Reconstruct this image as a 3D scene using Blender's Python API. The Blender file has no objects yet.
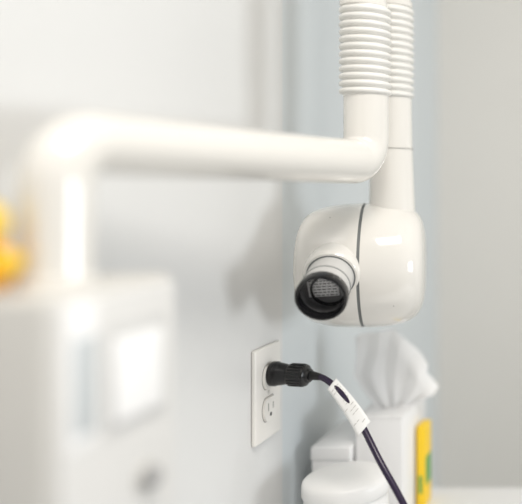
import bpy, bmesh, math, random
from mathutils import Vector, Matrix, Quaternion
random.seed(4)
scene = bpy.context.scene
H = 1.35   # eye height of the camera
try:
    scene.view_settings.view_transform = 'Standard'
except Exception: pass

# ---------------------------------------------------------------- materials
def mat(name, col, rough=0.5, coat=0.0, metal=0.0, noise=0.0, nscale=30, bump=0.0, bscale=200):
    m = bpy.data.materials.new(name); m.use_nodes = True
    nt = m.node_tree; b = nt.nodes['Principled BSDF']
    b.inputs['Base Color'].default_value = (*col, 1)
    b.inputs['Roughness'].default_value = rough
    b.inputs['Metallic'].default_value = metal
    b.inputs['Coat Weight'].default_value = coat
    b.inputs['Coat Roughness'].default_value = 0.05
    tc = nt.nodes.new('ShaderNodeTexCoord')
    if noise > 0:
        n = nt.nodes.new('ShaderNodeTexNoise'); n.inputs['Scale'].default_value = nscale
        nt.links.new(tc.outputs['Object'], n.inputs['Vector'])
        r = nt.nodes.new('ShaderNodeMixRGB')
        r.inputs[1].default_value = (*[c*(1-noise) for c in col], 1)
        r.inputs[2].default_value = (*[min(1, c*(1+noise)) for c in col], 1)
        nt.links.new(n.outputs['Fac'], r.inputs[0]); nt.links.new(r.outputs[0], b.inputs['Base Color'])
    if bump > 0:
        n2 = nt.nodes.new('ShaderNodeTexNoise'); n2.inputs['Scale'].default_value = bscale
        nt.links.new(tc.outputs['Object'], n2.inputs['Vector'])
        bp = nt.nodes.new('ShaderNodeBump'); bp.inputs['Strength'].default_value = bump
        bp.inputs['Distance'].default_value = 0.001
        nt.links.new(n2.outputs['Fac'], bp.inputs['Height']); nt.links.new(bp.outputs[0], b.inputs['Normal'])
    return m

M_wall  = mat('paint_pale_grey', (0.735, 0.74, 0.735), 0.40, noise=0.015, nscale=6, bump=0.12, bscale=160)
M_wall2 = mat('wall_grey_cool_light_tint', (0.675, 0.72, 0.74), 0.40, noise=0.015, nscale=6, bump=0.12, bscale=160)  # same wall, with cool reflected light put into the colour
M_back  = mat('paint_warm_grey', (0.76, 0.745, 0.705), 0.7, noise=0.015, nscale=5, bump=0.15, bscale=160)
M_ceil  = mat('ceiling_white', (0.85, 0.85, 0.84), 0.8, noise=0.01)
M_floor = mat('vinyl_floor', (0.45, 0.43, 0.4), 0.4, noise=0.06, nscale=12)
M_white = mat('glossy_white_enamel', (0.80, 0.78, 0.735), 0.12, coat=1.0, noise=0.004, nscale=8)
M_rib   = mat('ribbed_white_plastic', (0.82, 0.81, 0.775), 0.38, noise=0.006)
M_wht2  = mat('white_plastic', (0.80, 0.80, 0.79), 0.35, noise=0.01)
M_plate = mat('outlet_ivory', (0.86, 0.84, 0.80), 0.3, noise=0.006)
M_seam  = mat('grey_seam_rubber', (0.16, 0.17, 0.17), 0.5, noise=0.02)
M_knob  = mat('grey_knob', (0.36, 0.36, 0.36), 0.4, noise=0.02)
M_line  = mat('fine_joint_grey', (0.36, 0.35, 0.33), 0.6, noise=0.02)
M_black = mat('black_plastic', (0.004, 0.004, 0.005), 0.24, noise=0.05)
M_blk2  = mat('black_rubber', (0.005, 0.005, 0.006), 0.5, noise=0.05)
M_liner = mat('grey_liner', (0.16, 0.16, 0.165), 0.25, metal=0.3, noise=0.05)
M_barr  = mat('barrel_light_grey', (0.58, 0.575, 0.56), 0.3, noise=0.02)
M_cord  = mat('cord_dark_violet', (0.016, 0.006, 0.032), 0.30, noise=0.05)
M_silv  = mat('silver_label', (0.85, 0.85, 0.86), 0.35, metal=0.1, noise=0.03)
M_ink   = mat('ink', (0.03, 0.03, 0.035), 0.6, noise=0.02)
M_paper = mat('paper_white', (0.82, 0.82, 0.81), 0.7, noise=0.01)
M_card  = mat('white_card', (0.84, 0.84, 0.84), 0.45, noise=0.01)
M_yel   = mat('yellow_card', (0.93, 0.62, 0.02), 0.45, noise=0.03)
M_grn   = mat('green_print', (0.12, 0.35, 0.08), 0.45, noise=0.05)
M_dyel  = mat('rubber_yellow', (0.92, 0.62, 0.03), 0.35, noise=0.03)
M_dor   = mat('rubber_orange', (0.93, 0.42, 0.0), 0.35, noise=0.03)
M_disp  = mat('display_grey_blue', (0.56, 0.60, 0.62), 0.12, coat=0.6, noise=0.02)
M_panel = mat('panel_white', (0.74, 0.735, 0.72), 0.3, noise=0.01)
M_key   = mat('key_white', (0.97, 0.97, 0.97), 0.25, coat=0.4, noise=0.005)
M_keyf  = mat('key_surround_grey', (0.64, 0.64, 0.63), 0.4, noise=0.01)
M_body  = mat('unit_body_grey', (0.62, 0.61, 0.58), 0.4, noise=0.01)
M_count = mat('white_laminate', (0.82, 0.82, 0.82), 0.3, noise=0.02, nscale=60)
M_cab   = mat('cabinet_white', (0.7, 0.7, 0.69), 0.4, noise=0.01)
M_dark  = mat('slot_dark', (0.02, 0.02, 0.02), 0.6, noise=0.02)
M_brass = mat('screw_metal', (0.7, 0.69, 0.66), 0.3, metal=0.8, noise=0.02)
# thin, light-passing tissue paper
M_tiss = bpy.data.materials.new('tissue_white'); M_tiss.use_nodes = True
nt = M_tiss.node_tree; pb = nt.nodes['Principled BSDF']; pb.inputs['Base Color'].default_value = (0.98, 0.98, 0.98, 1); pb.inputs['Roughness'].default_value = 0.9
tl = nt.nodes.new('ShaderNodeBsdfTranslucent'); tl.inputs[0].default_value = (0.98, 0.98, 0.98, 1)
mx = nt.nodes.new('ShaderNodeMixShader'); mx.inputs[0].default_value = 0.35
nt.links.new(pb.outputs[0], mx.inputs[1]); nt.links.new(tl.outputs[0], mx.inputs[2])
nt.links.new(mx.outputs[0], nt.nodes['Material Output'].inputs[0])
nn = nt.nodes.new('ShaderNodeTexNoise'); nn.inputs['Scale'].default_value = 300
bb = nt.nodes.new('ShaderNodeBump'); bb.inputs['Strength'].default_value = 0.15; bb.inputs['Distance'].default_value = 0.001
nt.links.new(nn.outputs['Fac'], bb.inputs['Height']); nt.links.new(bb.outputs[0], pb.inputs['Normal'])

# ---------------------------------------------------------------- helpers
def finish(bm, name, m, smooth=True, M=None, angle=40):
    bmesh.ops.recalc_face_normals(bm, faces=bm.faces)
    me = bpy.data.meshes.new(name); bm.to_mesh(me); bm.free()
    if M is not None: me.transform(M)
    o = bpy.data.objects.new(name, me); scene.collection.objects.link(o)
    me.materials.append(m)
    for p in me.polygons: p.use_smooth = smooth
    if smooth:
        try: me.set_sharp_from_angle(angle=math.radians(angle))
        except Exception: pass
    return o

def box(name, x0, x1, y0, y1, z0, z1, m, bevel=0.0, M=None):
    bm = bmesh.new()
    r = bmesh.ops.create_cube(bm, size=1)
    for v in bm.verts:
        v.co = Vector(((x0+x1)/2+v.co.x*(x1-x0), (y0+y1)/2+v.co.y*(y1-y0), (z0+z1)/2+v.co.z*(z1-z0)))
    if bevel:
        bmesh.ops.bevel(bm, geom=list(bm.edges), offset=bevel, segments=4, profile=0.5, affect='EDGES')
    return finish(bm, name, m, smooth=bool(bevel), M=M)

def lathe(name, prof, m, M=None, seg=72, angle=35):
    bm = bmesh.new(); rings = []
    for r, h in prof:
        if r < 1e-6: rings.append([bm.verts.new((0, 0, h))])
        else: rings.append([bm.verts.new((r*math.cos(2*math.pi*i/seg), r*math.sin(2*math.pi*i/seg), h)) for i in range(seg)])
    for a, b in zip(rings[:-1], rings[1:]):
        if len(a) == 1 and len(b) == 1: continue
        for i in range(seg):
            j = (i+1) % seg
            if len(a) == 1: bm.faces.new((a[0], b[i], b[j]))
            elif len(b) == 1: bm.faces.new((a[i], a[j], b[0]))
            else: bm.faces.new((a[i], a[j], b[j], b[i]))
    return finish(bm, name, m, M=M, angle=angle)

def axis_M(origin, direction, up=Vector((0, 0, 1))):
    z = Vector(direction).normalized()
    x = up.cross(z)
    if x.length < 1e-4: x = Vector((1, 0, 0))
    x.normalize(); y = z.cross(x)
    R = Matrix((x, y, z)).transposed().to_4x4()
    return Matrix.Translation(Vector(origin)) @ R

def sweep(name, pts, rad, m, seg=32, cap=True):
    pts = [Vector(p) for p in pts]; n = len(pts)
    if not isinstance(rad, (list, tuple)): rad = [rad]*n
    bm = bmesh.new(); rings = []
    t0 = (pts[1]-pts[0]).normalized()
    nrm = t0.orthogonal().normalized()
    prev = t0
    for i, p in enumerate(pts):
        t = (pts[min(i+1, n-1)]-pts[max(i-1, 0)]).normalized()
        nrm = prev.rotation_difference(t) @ nrm; prev = t
        bn = t.cross(nrm)
        rings.append([bm.verts.new(p+rad[i]*(math.cos(2*math.pi*k/seg)*nrm+math.sin(2*math.pi*k/seg)*bn)) for k in range(seg)])
    for a, b in zip(rings[:-1], rings[1:]):
        for i in range(seg):
            j = (i+1) % seg; bm.faces.new((a[i], a[j], b[j], b[i]))
    if cap:
        bm.faces.new(rings[0]); bm.faces.new(rings[-1])
    return finish(bm, name, m)

def catmull(P, n=12):
    P = [Vector(p) for p in P]; out = []
    Q = [2*P[0]-P[1]]+P+[2*P[-1]-P[-2]]
    for i in range(1, len(Q)-2):
        for k in range(n):
            t = k/n; a, b, c, d = Q[i-1], Q[i], Q[i+1], Q[i+2]
            out.append(0.5*((2*b)+(c-a)*t+(2*a-5*b+4*c-d)*t*t+(3*b-a-3*c+d)*t**3))
    out.append(P[-1]); return out

def round_path(P, r, n=14):
    P = [Vector(p) for p in P]; out = [P[0]]
    for a, b, c in zip(P[:-2], P[1:-1], P[2:]):
        u = (a-b).normalized(); v = (c-b).normalized(); ang = u.angle(v)
        t = r/math.tan(ang/2); s = b+u*t; e = b+v*t
        cen = b+(u+v).normalized()*(r/math.sin(ang/2))
        w0 = s-cen; w1 = e-cen; th = w0.angle(w1)
        for k in range(n+1):
            f = k/n
            out.append(cen+(w0*math.sin((1-f)*th)+w1*math.sin(f*th))/math.sin(th))
    out.append(P[-1]); return out

def group(name, parts, loc=None):
    e = bpy.data.objects.new(name, None); scene.collection.objects.link(e)
    e.empty_display_size = 0.02
    if loc is None:
        c = Vector((0, 0, 0)); k = 0
        for p in parts:
            for b in p.bound_box: c += Vector(b); k += 1
        loc = c/k
    e.location = loc
    inv = Matrix.Translation(Vector(loc)).inverted()
    for p in parts:
        p.parent = e; p.matrix_parent_inverse = inv
    return e

WX = -0.439
# ---------------------------------------------------------------- room
YS = 0.986   # past here the wall colour itself carries the cooler light
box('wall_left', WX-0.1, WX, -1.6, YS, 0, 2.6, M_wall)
box('wall_left_cool_light', WX-0.1, WX, YS, 1.806, 0, 2.6, M_wall2)
box('wall_back', WX-0.1, 2.6, 1.806, 1.906, 0, 2.6, M_back)
box('floor', WX-0.1, 2.6, -1.6, 1.906, -0.05, 0, M_floor)
box('ceiling', WX-0.1, 2.6, -1.6, 1.906, 2.6, 2.65, M_ceil)
box('baseboard_left', WX, WX+0.012, 1.17, 1.806, 0, 0.1, M_cab, 0.003)
box('baseboard_back', WX+0.012, 2.6, 1.794, 1.806, 0, 0.1, M_cab, 0.003)

# ---------------------------------------------------------------- counter
CT = H-0.458
cp = [box('countertop', WX, 0.35, 0.66, 1.165, CT-0.035, CT, M_count, 0.004),
      box('carcass', WX, 0.33, 0.69, 1.15, 0.09, CT-0.035, M_cab),
      box('toe_kick', WX, 0.30, 0.73, 1.13, 0, 0.09, M_dark)]
for i in range(2):
    x0 = WX+0.01+i*0.38
    cp.append(box('door_front_%d' % (i+1), x0, x0+0.37, 0.672, 0.69, 0.11, CT-0.05, M_wht2, 0.003))
    cp.append(box('pull_%d' % (i+1), x0+(0.31 if i == 0 else 0.04), x0+(0.32 if i == 0 else 0.05), 0.652, 0.672, 0.6, 0.72, M_brass, 0.003))
group('counter_cabinet', cp)

# ---------------------------------------------------------------- x-ray unit : wall box
xp = []
bx1 = -0.355
zb0, zb1 = H-0.31, H-0.068
xp.append(box('control_box', WX+0.0005, bx1, 0.474, 0.607, zb0, zb1, M_body, 0.008))
xp.append(box('control_fascia', bx1-0.002, bx1+0.003, 0.479, 0.602, zb0+0.006, zb1-0.006, M_panel, 0.002))
xp.append(box('display_frame', bx1+0.003, bx1+0.004, 0.4835, 0.5105, H-0.171, H-0.076, M_key, 0.0005))
xp.append(box('control_display', bx1+0.004, bx1+0.0050, 0.4885, 0.5085, H-0.162, H-0.098, M_disp, 0.0004))
xp.append(box('key_frame', bx1+0.003, bx1+0.004, 0.520, 0.588, H-0.172, H-0.096, M_keyf, 0.0005))
xp.append(box('key_pad', bx1+0.004, bx1+0.0065, 0.526, 0.580, H-0.164, H-0.106, M_key, 0.001))
xp.append(lathe('control_knob', [(0, 0.010), (0.006, 0.010), (0.0075, 0.008), (0.008, 0), (0, 0)], M_knob,
                axis_M((bx1+0.003, 0.563, H-0.214), (1, 0, 0))))
xp.append(lathe('knob_ring', [(0.0, 0.002), (0.0115, 0.002), (0.012, 0), (0, 0)], M_body,
                axis_M((bx1+0.003, 0.563, H-0.214), (1, 0, 0))))
# post + horizontal arm + elbow
zA = H+0.0306
A = (-0.385, 0.52); T1 = (-0.302, 0.900); T2 = (-0.297, 0.982)
path = [(A[0], A[1], zb1-0.003), (A[0], A[1], zA), (T1[0], T1[1], zA-0.003), (T1[0], T1[1], H+0.108)]
pp = round_path(path, 0.030, 16)
pts = []
for a, b in zip(pp[:-1], pp[1:]):
    n = max(1, int((b-a).length/0.03))
    for k in range(n): pts.append(a.lerp(b, k/n))
pts.append(pp[-1])
L = 0; Ls = [0]
for a, b in zip(pts[:-1], pts[1:]): L += (b-a).length; Ls.append(L)
rad = [0.0205+(0.0255-0.0205)*min(1, l/(L*0.80)) for l in Ls]
xp.append(sweep('extension_arm', pts, rad, M_white, seg=56))
xp.append(lathe('post_collar', [(0.022, 0.0), (0.024, 0.0), (0.025, 0.002), (0.025, 0.006), (0.023, 0.008), (0.0200, 0.008)], M_white,
                Matrix.Translation((A[0], A[1], zb1-0.001))))
# bellows
def bellows(name, x, y, z0, z1, n, r0, r1):
    prof = [(r0-0.001, z0-0.002)]
    p = (z1-z0)/n
    for i in range(n):
        b = z0+i*p
        for t, r in ((0.0, r0), (0.10, r0), (0.22, r1-0.0008), (0.36, r1), (0.62, r1), (0.76, r1-0.0008), (0.88, r0), (0.98, r0)):
            prof.append((r, b+t*p))
    prof.append((r0-0.001, z1+0.002))
    return lathe(name, prof, M_rib, Matrix.Translation((x, y, 0)), seg=72, angle=70)
xp.append(bellows('bellows_front', T1[0]-0.001, T1[1], H+0.106, H+0.209, 12, 0.0254, 0.0294))
xp.append(bellows('bellows_rear', T2[0]-0.001, T2[1], H+0.112, H+0.228, 13, 0.0250, 0.0288))
def tube(name, x, y, z0, z1, r, m=M_white):
    return lathe(name, [(0, z0), (r-0.001, z0), (r, z0+0.001), (r, z1-0.001), (r-0.001, z1), (0, z1)], m, Matrix.Translation((x, y, 0)))
xp.append(tube('upper_tube_front', T1[0]-0.003, T1[1], H+0.20, H+0.62, 0.0248))
xp.append(tube('upper_tube_rear', T2[0], T2[1], H+0.22, H+0.62, 0.0238))
xp.append(tube('tube_lip_front', T1[0]-0.003, T1[1], H+0.2095, H+0.216, 0.0270))
xp.append(tube('tube_lip_rear', T2[0], T2[1], H+0.2285, H+0.236, 0.0260))
xp.append(box('folding_joint', T1[0]-0.033, T1[0]+0.033, T1[1]-0.033, T2[1]+0.033, H+0.60, H+0.68, M_white, 0.02))
# neck of the head yoke
nz0, nz1 = H-0.045, H+0.114
npath = []; nr = []
for k in range(24):
    t = k/23
    npath.append((T2[0]+0.002*(1-t)**2, T2[1]-0.004*(1-t), nz0+(nz1-nz0)*t))
    nr.append(0.0250+0.0040*(1-t)**1.3)
xp.append(sweep('yoke_neck', npath, nr, M_white, seg=56))
xp.append(lathe('neck_joint_line', [(0.0255, 0), (0.0272, 0.0002), (0.0272, 0.0010), (0.0255, 0.0012)], M_line,
                Matrix.Translation((T2[0]+0.0004, T2[1]-0.0015, H+0.047))))
# ---- tube head (axis roughly along X, yawed)
HC = Vector((-0.333, 0.972, H-0.100))
yaw = math.radians(12)
hax = Vector((math.cos(yaw), math.sin(yaw), 0))
MH = axis_M(HC, hax)
left = [(0, -0.0730), (0.030, -0.0727), (0.046, -0.0715), (0.0570, -0.0680), (0.0650, -0.0615), (0.0705, -0.0525), (0.0740, -0.0410),
        (0.0765, -0.0280), (0.0779, -0.0130), (0.0785, -0.0010), (0.0786, 0.0040)]
right = [(0.0786, 0.0075), (0.0788, 0.016), (0.0785, 0.028), (0.0772, 0.040), (0.0748, 0.052), (0.0705, 0.0620), (0.0640, 0.0700),
         (0.054, 0.0755), (0.040, 0.0785), (0.025, 0.0795), (0, 0.0797)]
def smooth_prof(pr):
    c = catmull([(r, h, 0) for r, h in pr], 4)
    return [(max(0, p.x), p.y) for p in c]
lp = smooth_prof(left); lp[0] = (0, lp[0][1])
rp = smooth_prof(right); rp[-1] = (0, rp[-1][1])
xp.append(lathe('head_shell_inner', [(0.070, 0.0040)]+lp[::-1], M_white, MH, seg=128, angle=60))
xp.append(lathe('head_shell_outer', [(0.070, 0.0075)]+rp, M_white, MH, seg=128, angle=60))
xp.append(lathe('head_seam_ring', [(0.0700, 0.0038), (0.0779, 0.0040), (0.0779, 0.0075), (0.0700, 0.0077)], M_seam, MH, seg=96))
# cone / collimator
B = Vector((-0.3400, 0.893, H-0.104)); cd = Vector((0.13, -0.92, -0.37)).normalized()
MC = axis_M(B, cd)
S = 0.90
def sc(prof): return [(r*S, h) for r, h in prof]
xp.append(lathe('cone_collar', sc([(0.0362, -0.04), (0.0362, -0.002), (0.0352, 0.002), (0.033, 0.0042), (0.0305, 0.0044), (0.0300, 0.000)]), M_white, MC))
xp.append(lathe('collar_gap', sc([(0.0306, -0.004), (0.0306, 0.0046), (0.0296, 0.0050), (0.0284, 0.0048), (0.0284, -0.004)]), M_seam, MC))
xp.append(lathe('cone_barrel', sc([(0.0288, -0.03), (0.0288, 0.048), (0.0268, 0.048), (0.0268, 0.024), (0, 0.024)]), M_barr, MC))
xp.append(lathe('cone_rim', sc([(0.0270, 0.0395), (0.0294, 0.0400), (0.0305, 0.0420), (0.0312, 0.0525), (0.0306, 0.0548), (0.0290, 0.0555),
                             (0.0272, 0.0550), (0.0264, 0.0525), (0.0262, 0.043), (0.0268, 0.043)]), M_black, MC))
xp.append(lathe('cone_joint_line', sc([(0.0286, 0.0), (0.0293, 0.0), (0.0293, 0.0014), (0.0286, 0.0014)]), M_seam,
                MC @ Matrix.Translation((0, 0, 0.026))))
xp.append(lathe('cone_liner', sc([(0.0265, 0.0440), (0.0261, 0.0435), (0.0261, 0.0305), (0, 0.0305)]), M_liner, MC))
inv = MC.to_3x3().inverted()
uw = inv @ Vector((1, 0, 0)); uw.z = 0; uw.normalize(); vw = Vector((-uw.y, uw.x, 0))
if (inv @ Vector((0, 0, 1))).dot(vw) < 0: vw = -vw
Rot = Matrix((uw, vw, uw.cross(vw))).transposed().to_4x4()
MP = MC @ Matrix.Translation((0, 0, 0.0312)) @ Rot
xp.append(box('filter_plate', -0.0190, 0.0140, -0.0100, 0.0125, -0.0005, 0.0005, M_silv, 0.0002, M=MP))
for i in range(6):
    x = -0.0172
    while x < 0.0105:
        wd_ = random.uniform(0.002, 0.005); y = 0.0098-i*0.0036
        xp.append(box('plate_text_%d_%d' % (i, int((x+0.02)*1e4)), x, min(x+wd_, 0.0125), y-0.00045, y+0.00045, -0.0009, 0.0009, M_ink, M=MP))
        x += wd_+0.0013
xp.append(lathe('aperture_ring', [(0.0172, -0.001), (0.0172, 0.0025), (0.0195, 0.0025), (0.0195, -0.001)], M_black,
                MC @ Matrix.Translation(uw*0.003-vw*0.002) @ Matrix.Translation((0, 0, 0.0312))))
def on_head(ax, ang, name, r, m, hgt=0.0004):
    prof = left+right
    rr = 0.078
    for (r0, h0), (r1, h1) in zip(prof[:-1], prof[1:]):
        if h0 <= ax <= h1: rr = r0+(r1-r0)*(ax-h0)/(h1-h0)
    p = HC+hax*ax+(Vector((-math.sin(yaw), math.cos(yaw), 0))*(-math.cos(ang))+Vector((0, 0, 1))*math.sin(ang))*rr
    nrm = (p-(HC+hax*ax*0.4)).normalized()
    return lathe(name, [(0, hgt), (r*0.8, hgt), (r, 0), (r, -0.001)], m, axis_M(p, nrm), seg=20)
xp.append(on_head(-0.030, 0.95, 'head_screw', 0.0009, M_line))
xp.append(on_head(0.045, -0.62, 'head_mark', 0.0008, M_line))
group('dental_xray_unit', xp, (WX, 0.54, zb0))

# ---------------------------------------------------------------- outlet
op = []
oy0, oy1, oz0, oz1 = 0.902, 0.969, H-0.309, H-0.195
ym = (oy0+oy1)/2; zm = (oz0+oz1)/2
op.append(box('cover_plate', WX, WX+0.0058, oy0, oy1, oz0, oz1, M_plate, 0.0025))
for k, dz in enumerate((0.0195, -0.0195)):
    bm = bmesh.new(); ring0 = []; ring1 = []
    for i in range(48):
        a = 2*math.pi*i/48
        y = 0.0172*math.cos(a); z = max(-0.0142, min(0.0142, 0.0172*math.sin(a)))
        ring0.append(bm.verts.new((WX+0.005, ym+y, zm+dz+z))); ring1.append(bm.verts.new((WX+0.0085, ym+y*0.96, zm+dz+z*0.96)))
    for i in range(48):
        j = (i+1) % 48; bm.faces.new((ring0[i], ring0[j], ring1[j], ring1[i]))
    bm.faces.new(ring1)
    op.append(finish(bm, 'receptacle_%d' % (k+1), M_plate, angle=30))
    bm = bmesh.new(); r0 = []; r1 = []
    for i in range(48):
        a = 2*math.pi*i/48
        for R, lst in ((0.0182, r0), (0.0165, r1)):
            f = R/0.0172
            y = 0.0172*f*math.cos(a); z = max(-0.0142*f, min(0.0142*f, 0.0172*f*math.sin(a)))
            lst.append(bm.verts.new((WX+0.0060, ym+y, zm+dz+z)))
    for i in range(48):
        j = (i+1) % 48; bm.faces.new((r0[i], r0[j], r1[j], r1[i]))
    op.append(finish(bm, 'receptacle_gap_%d' % (k+1), M_line))
    if k == 1:
        zc = zm+dz
        op.append(box('slot_l', WX+0.0080, WX+0.0087, ym-0.0072, ym-0.0052, zc-0.002, zc+0.0075, M_line))
        op.append(box('slot_r', WX+0.0080, WX+0.0087, ym+0.0052, ym+0.0072, zc-0.001, zc+0.0065, M_line))
        op.append(lathe('slot_ground', [(0, 0.0007), (0.0025, 0.0007), (0.0025, 0)], M_dark, axis_M((WX+0.008, ym, zc-0.007), (1, 0, 0)), seg=20))
op.append(lathe('plate_screw', [(0, 0.001), (0.0025, 0.0008), (0.003, 0)], M_brass, axis_M((WX+0.0057, ym, zm), (1, 0, 0)), seg=24))
group('wall_outlet', op)

# ---------------------------------------------------------------- plug + cord
pz = zm+0.0225; px = WX+0.0088
pl = []
PM = axis_M((px, ym+0.001, pz), (1, -0.10, -0.03))
pl.append(lathe('plug_body', [(0, 0), (0.0140, 0), (0.0150, 0.0015), (0.0150, 0.0070), (0.0140, 0.0085), (0.0132, 0.0150), (0.0124, 0.0190),
                                (0.0120, 0.0225), (0.0126, 0.0232), (0.0132, 0.0245), (0.0132, 0.0430), (0.0126, 0.0450),
                                (0.0100, 0.0465), (0.0086, 0.0470), (0.0080, 0.0500), (0.0, 0.0505)], M_black, PM))
for i in range(18):
    a = 2*math.pi*i/18
    pl.append(box('grip_rib_%d' % (i+1), 0.0124, 0.0139, -0.0009, 0.0009, 0.0250, 0.0425, M_blk2, 0.0004, M=PM @ Matrix.Rotation(a, 4, 'Z')))
pax = Vector((1, -0.10, -0.03)).normalized()
tip = Vector((px, ym+0.001, pz))+pax*0.049
cpts = [tip-pax*0.008, tip+pax*0.006, (-0.3600, 0.925, H-0.2335), (-0.3400, 0.915, H-0.2445), (-0.3165, 0.900, H-0.2635),
        (-0.2973, 0.885, H-0.2860), (-0.2764, 0.870, H-0.3130), (-0.2552, 0.860, H-0.3417), (-0.2300, 0.850, H-0.380), (-0.195, 0.842, H-0.440),
        (-0.160, 0.85, CT+0.0042), (-0.10, 0.88, CT+0.0042), (-0.05, 0.90, CT+0.0042), (0.0, 0.88, CT+0.0042)]
cc = catmull(cpts, 12)
pl.append(sweep('cord', cc, 0.0038, M_cord, seg=20))
pl.append(sweep('strain_relief', cc[4:20], [0.0062-0.0022*k/15 for k in range(16)], M_blk2, seg=24))
bm = bmesh.new(); rows = []
view = Vector((-0.33, 0.9, -0.25)).normalized()
seg = cc[30:59]
p0, p1 = seg[0], seg[-1]
ax_t = (p1-p0).normalized(); sd_ = ax_t.cross(view).normalized()
nK = len(seg)
def tagpt(k, u, s=0, lift=0):
    wid = 0.0075+0.0028*k/(nK-1)
    c = p0.lerp(p1, k/(nK-1))*0.55+seg[k]*0.45-view*0.0052
    return c+sd_*(wid*u)+ax_t*(-0.003*u+s)+view*(0.0012*u*u-lift+0.0015*math.sin(k*0.22))
for k in range(nK):
    rows.append([bm.verts.new(tagpt(k, u)) for u in (-1, -0.6, -0.2, 0.2, 0.6, 1)])
for a, b in zip(rows[:-1], rows[1:]):
    for i in range(5): bm.faces.new((a[i], a[i+1], b[i+1], b[i]))
tag = finish(bm, 'cord_label', M_paper)
sd = tag.modifiers.new('sol', 'SOLIDIFY'); sd.thickness = 0.0004
pl.append(tag)
bm = bmesh.new()
for k in range(3, nK-3, 2):
    for u0, u1 in ((-0.75, -0.35), (-0.25, 0.1), (0.2, 0.7)):
        if random.random() < 0.35: continue
        q = [bm.verts.new(tagpt(k, u, s*0.0003, 0.0007)) for u, s in ((u0, -1), (u1, -1), (u1, 1), (u0, 1))]
        bm.faces.new(q)
pl.append(finish(bm, 'label_print', M_line))
group('power_cord', pl)

# ---------------------------------------------------------------- jar
jx, jy = -0.343, 0.950
jp = [lathe('jar_body', [(0, 0.0005), (0.044, 0.0005), (0.0475, 0.004), (0.0495, 0.012), (0.0500, 0.030), (0.0500, 0.072), (0.0488, 0.076), (0.0488, 0.090), (0, 0.090)], M_wht2,
            Matrix.Translation((jx, jy, CT))),
      lathe('jar_lid', [(0.0480, 0.079), (0.0510, 0.079), (0.0522, 0.081), (0.0522, 0.092), (0.0514, 0.0960), (0.0490, 0.0985), (0.045, 0.1005), (0.038, 0.1023),
                        (0.026, 0.1038), (0.012, 0.1044), (0, 0.1045)], M_wht2, Matrix.Translation((jx, jy, CT)), angle=50)]
group('lidded_jar', jp)

# ---------------------------------------------------------------- low carton beside jar
op = [box('carton_body', -0.415, -0.364, 1.02, 1.14, CT+0.0003, CT+0.104, M_card, 0.0015),
      box('carton_lid', -0.4160, -0.3632, 1.0185, 1.1415, CT+0.092, CT+0.110, M_card, 0.0015)]
group('small_storage_box', op)

# ---------------------------------------------------------------- tissue box
tx0, tx1, ty0, ty1 = -0.360, -0.297, 1.03, 1.15
tt = CT+0.147
g = 0.0001
tp = [box('box_body', tx0, tx1, ty0, ty1, CT+0.0003, tt-0.0035, M_card, 0.0012),
      box('box_top_a', tx0, tx0+0.018, ty0, ty1, tt-0.0034, tt, M_card, 0.0005),
      box('box_top_b', tx1-0.018, tx1, ty0, ty1, tt-0.0034, tt, M_card, 0.0005),
      box('box_top_c', tx0+0.018+g, tx1-0.018-g, ty0, ty0+0.040, tt-0.0034, tt, M_card, 0.0003),
      box('box_top_d', tx0+0.018+g, tx1-0.018-g, ty1-0.040, ty1, tt-0.0034, tt, M_card, 0.0003)]
def sheet(name, cx, cy, z0, top, wb, wt, yb, ph, lean, seed, vs=1.5):
    random.seed(seed)
    bm = bmesh.new(); NU, NV = 70, 44; g = []
    off = [random.uniform(-1, 1) for _ in range(8)]
    for j in range(NV+1):
        v = j/NV; row = []
        for i in range(NU+1):
            u = -1+2*i/NU
            ht = top(u)
            s = min(1, v*vs)**0.8
            x = cx+u*(wb+(wt-wb)*s)+lean*v*v+0.002*math.sin(7*v+off[0]*3+u*2)*v
            pl_ = abs(((u*1.6+0.25*math.sin(4*v)+off[1]) % 1.0)-0.5)*2-0.5
            y = cy+math.sin(2.6*u+ph)*yb*(0.6+0.4*v)+pl_*0.006*(1-0.55*v)+0.005*math.sin(5*v+3*u+off[2])*v + 0.008*v*u*off[3]
            z = z0+(ht)*v+0.0012*math.sin(8*u+off[4]*5)*v
            row.append(bm.verts.new((x, y, z)))
        g.append(row)
    for j in range(NV):
        for i in range(NU): bm.faces.new((g[j][i], g[j][i+1], g[j+1][i+1], g[j+1][i]))
    return finish(bm, name, M_tiss, angle=180)
tcx, tcy = (tx0+tx1)/2-0.001, 1.09
z0 = tt-0.004
tp.append(sheet('tissue_sheet_a', tcx, tcy-0.004, z0, lambda u: 0.111-0.050*max(0, u-0.15)**1.1-0.010*u*u, 0.015, 0.050, 0.004, 0.4, 0.0, 3, 2.2))
tp.append(sheet('tissue_sheet_b', tcx, tcy+0.008, z0, lambda u: 0.096-0.058*max(0, u)-0.012*abs(u), 0.015, 0.056, 0.004, 2.1, 0.006, 9, 1.7))
group('tissue_box', tp)

# ---------------------------------------------------------------- yellow box
yx0, yx1, yy0, yy1 = -0.2940, -0.282, 1.09, 1.125
yt = CT+0.115
yp = [box('carton', yx0, yx1, yy0, yy1, CT+0.0003, yt, M_yel, 0.001),
      box('print_band_green', yx1, yx1+0.0003, yy0+0.003, yy1-0.003, CT+0.03, CT+0.070, M_grn),
      box('print_front_green', yx0+0.003, yx1-0.004, yy0-0.0003, yy0, CT+0.02, CT+0.045, M_grn)]
group('yellow_carton', yp)

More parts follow.
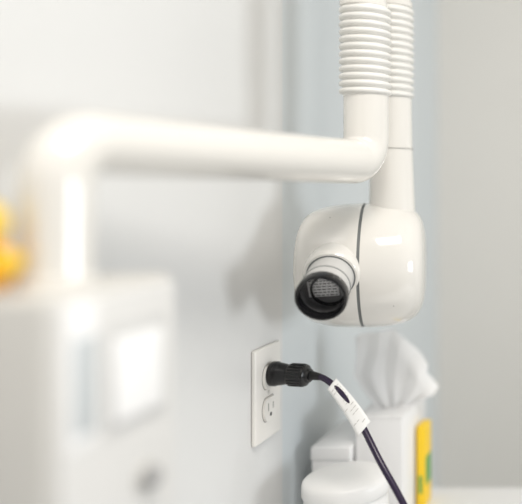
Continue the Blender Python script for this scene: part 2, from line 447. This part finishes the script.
# ---------------------------------------------------------------- rubber duck on the control box
def blob(name, c, s, m, rot=None):
    bm = bmesh.new(); bmesh.ops.create_uvsphere(bm, u_segments=32, v_segments=20, radius=1)
    for v in bm.verts:
        v.co = Vector((v.co.x*s[0], v.co.y*s[1], v.co.z*s[2]))
    M = Matrix.Translation(Vector(c))
    if rot: M = M @ rot
    return finish(bm, name, m, M=M)
dx, dy, dz = -0.4080, 0.487, zb1
k = 1.30
dk = [blob('body', (dx, dy, dz+0.0168), (0.0160*k, 0.0100*k, 0.0132*k), M_dor),
      blob('head', (dx, dy-0.002, dz+0.0440), (0.0120*k, 0.0110*k, 0.0120*k), M_dyel),
      blob('bill', (dx+0.002, dy-0.0170, dz+0.0405), (0.0065, 0.007, 0.0026), M_dor),
      blob('tail', (dx, dy+0.011, dz+0.0250), (0.007, 0.007, 0.005), M_dyel, Matrix.Rotation(0.6, 4, 'X')),
      blob('wing_l', (dx-0.0185, dy+0.001, dz+0.0190), (0.003, 0.009, 0.007), M_dyel),
      blob('wing_r', (dx+0.0185, dy+0.001, dz+0.0190), (0.003, 0.009, 0.007), M_dyel),
      blob('eye_l', (dx-0.006, dy-0.0140, dz+0.048), (0.0018, 0.0012, 0.002), M_ink),
      blob('eye_r', (dx+0.006, dy-0.0140, dz+0.048), (0.0018, 0.0012, 0.002), M_ink)]
group('rubber_duck', dk)

# ---------------------------------------------------------------- lights
def area(name, loc, target, sx, sy, power, col):
    l = bpy.data.lights.new(name, 'AREA'); l.shape = 'RECTANGLE'; l.size = sx; l.size_y = sy; l.energy = power; l.color = col
    o = bpy.data.objects.new(name, l); scene.collection.objects.link(o)
    o.location = loc
    o.rotation_euler = (Vector(target)-Vector(loc)).to_track_quat('-Z', 'Y').to_euler()
    return o
area('ceiling_light', (0.35, 0.0, 2.55), (0.2, 0.2, 0), 0.9, 0.4, 25, (1.0, 0.95, 0.89))
area('window_light', (2.3, 0.5, 1.15), (-0.4, 0.9, 1.30), 0.9, 0.6, 20, (0.93, 0.97, 1.0))
wd = bpy.data.worlds.new('room_ambient'); scene.world = wd; wd.use_nodes = True
bg = wd.node_tree.nodes['Background']; bg.inputs[0].default_value = (1.0, 0.985, 0.965, 1); bg.inputs[1].default_value = 0.42

# ---------------------------------------------------------------- camera
cam = bpy.data.cameras.new('camera'); co = bpy.data.objects.new('camera', cam); scene.collection.objects.link(co)
co.location = (0, 0, H); co.rotation_euler = (math.radians(90), 0, 0)
cam.sensor_width = 36; cam.lens = 52.76
cam.shift_x = -(623-261)/522; cam.shift_y = -(252-186)/522
cam.clip_start = 0.02
cam.dof.use_dof = True; cam.dof.focus_distance = 0.905; cam.dof.aperture_fstop = 1.3
scene.camera = co
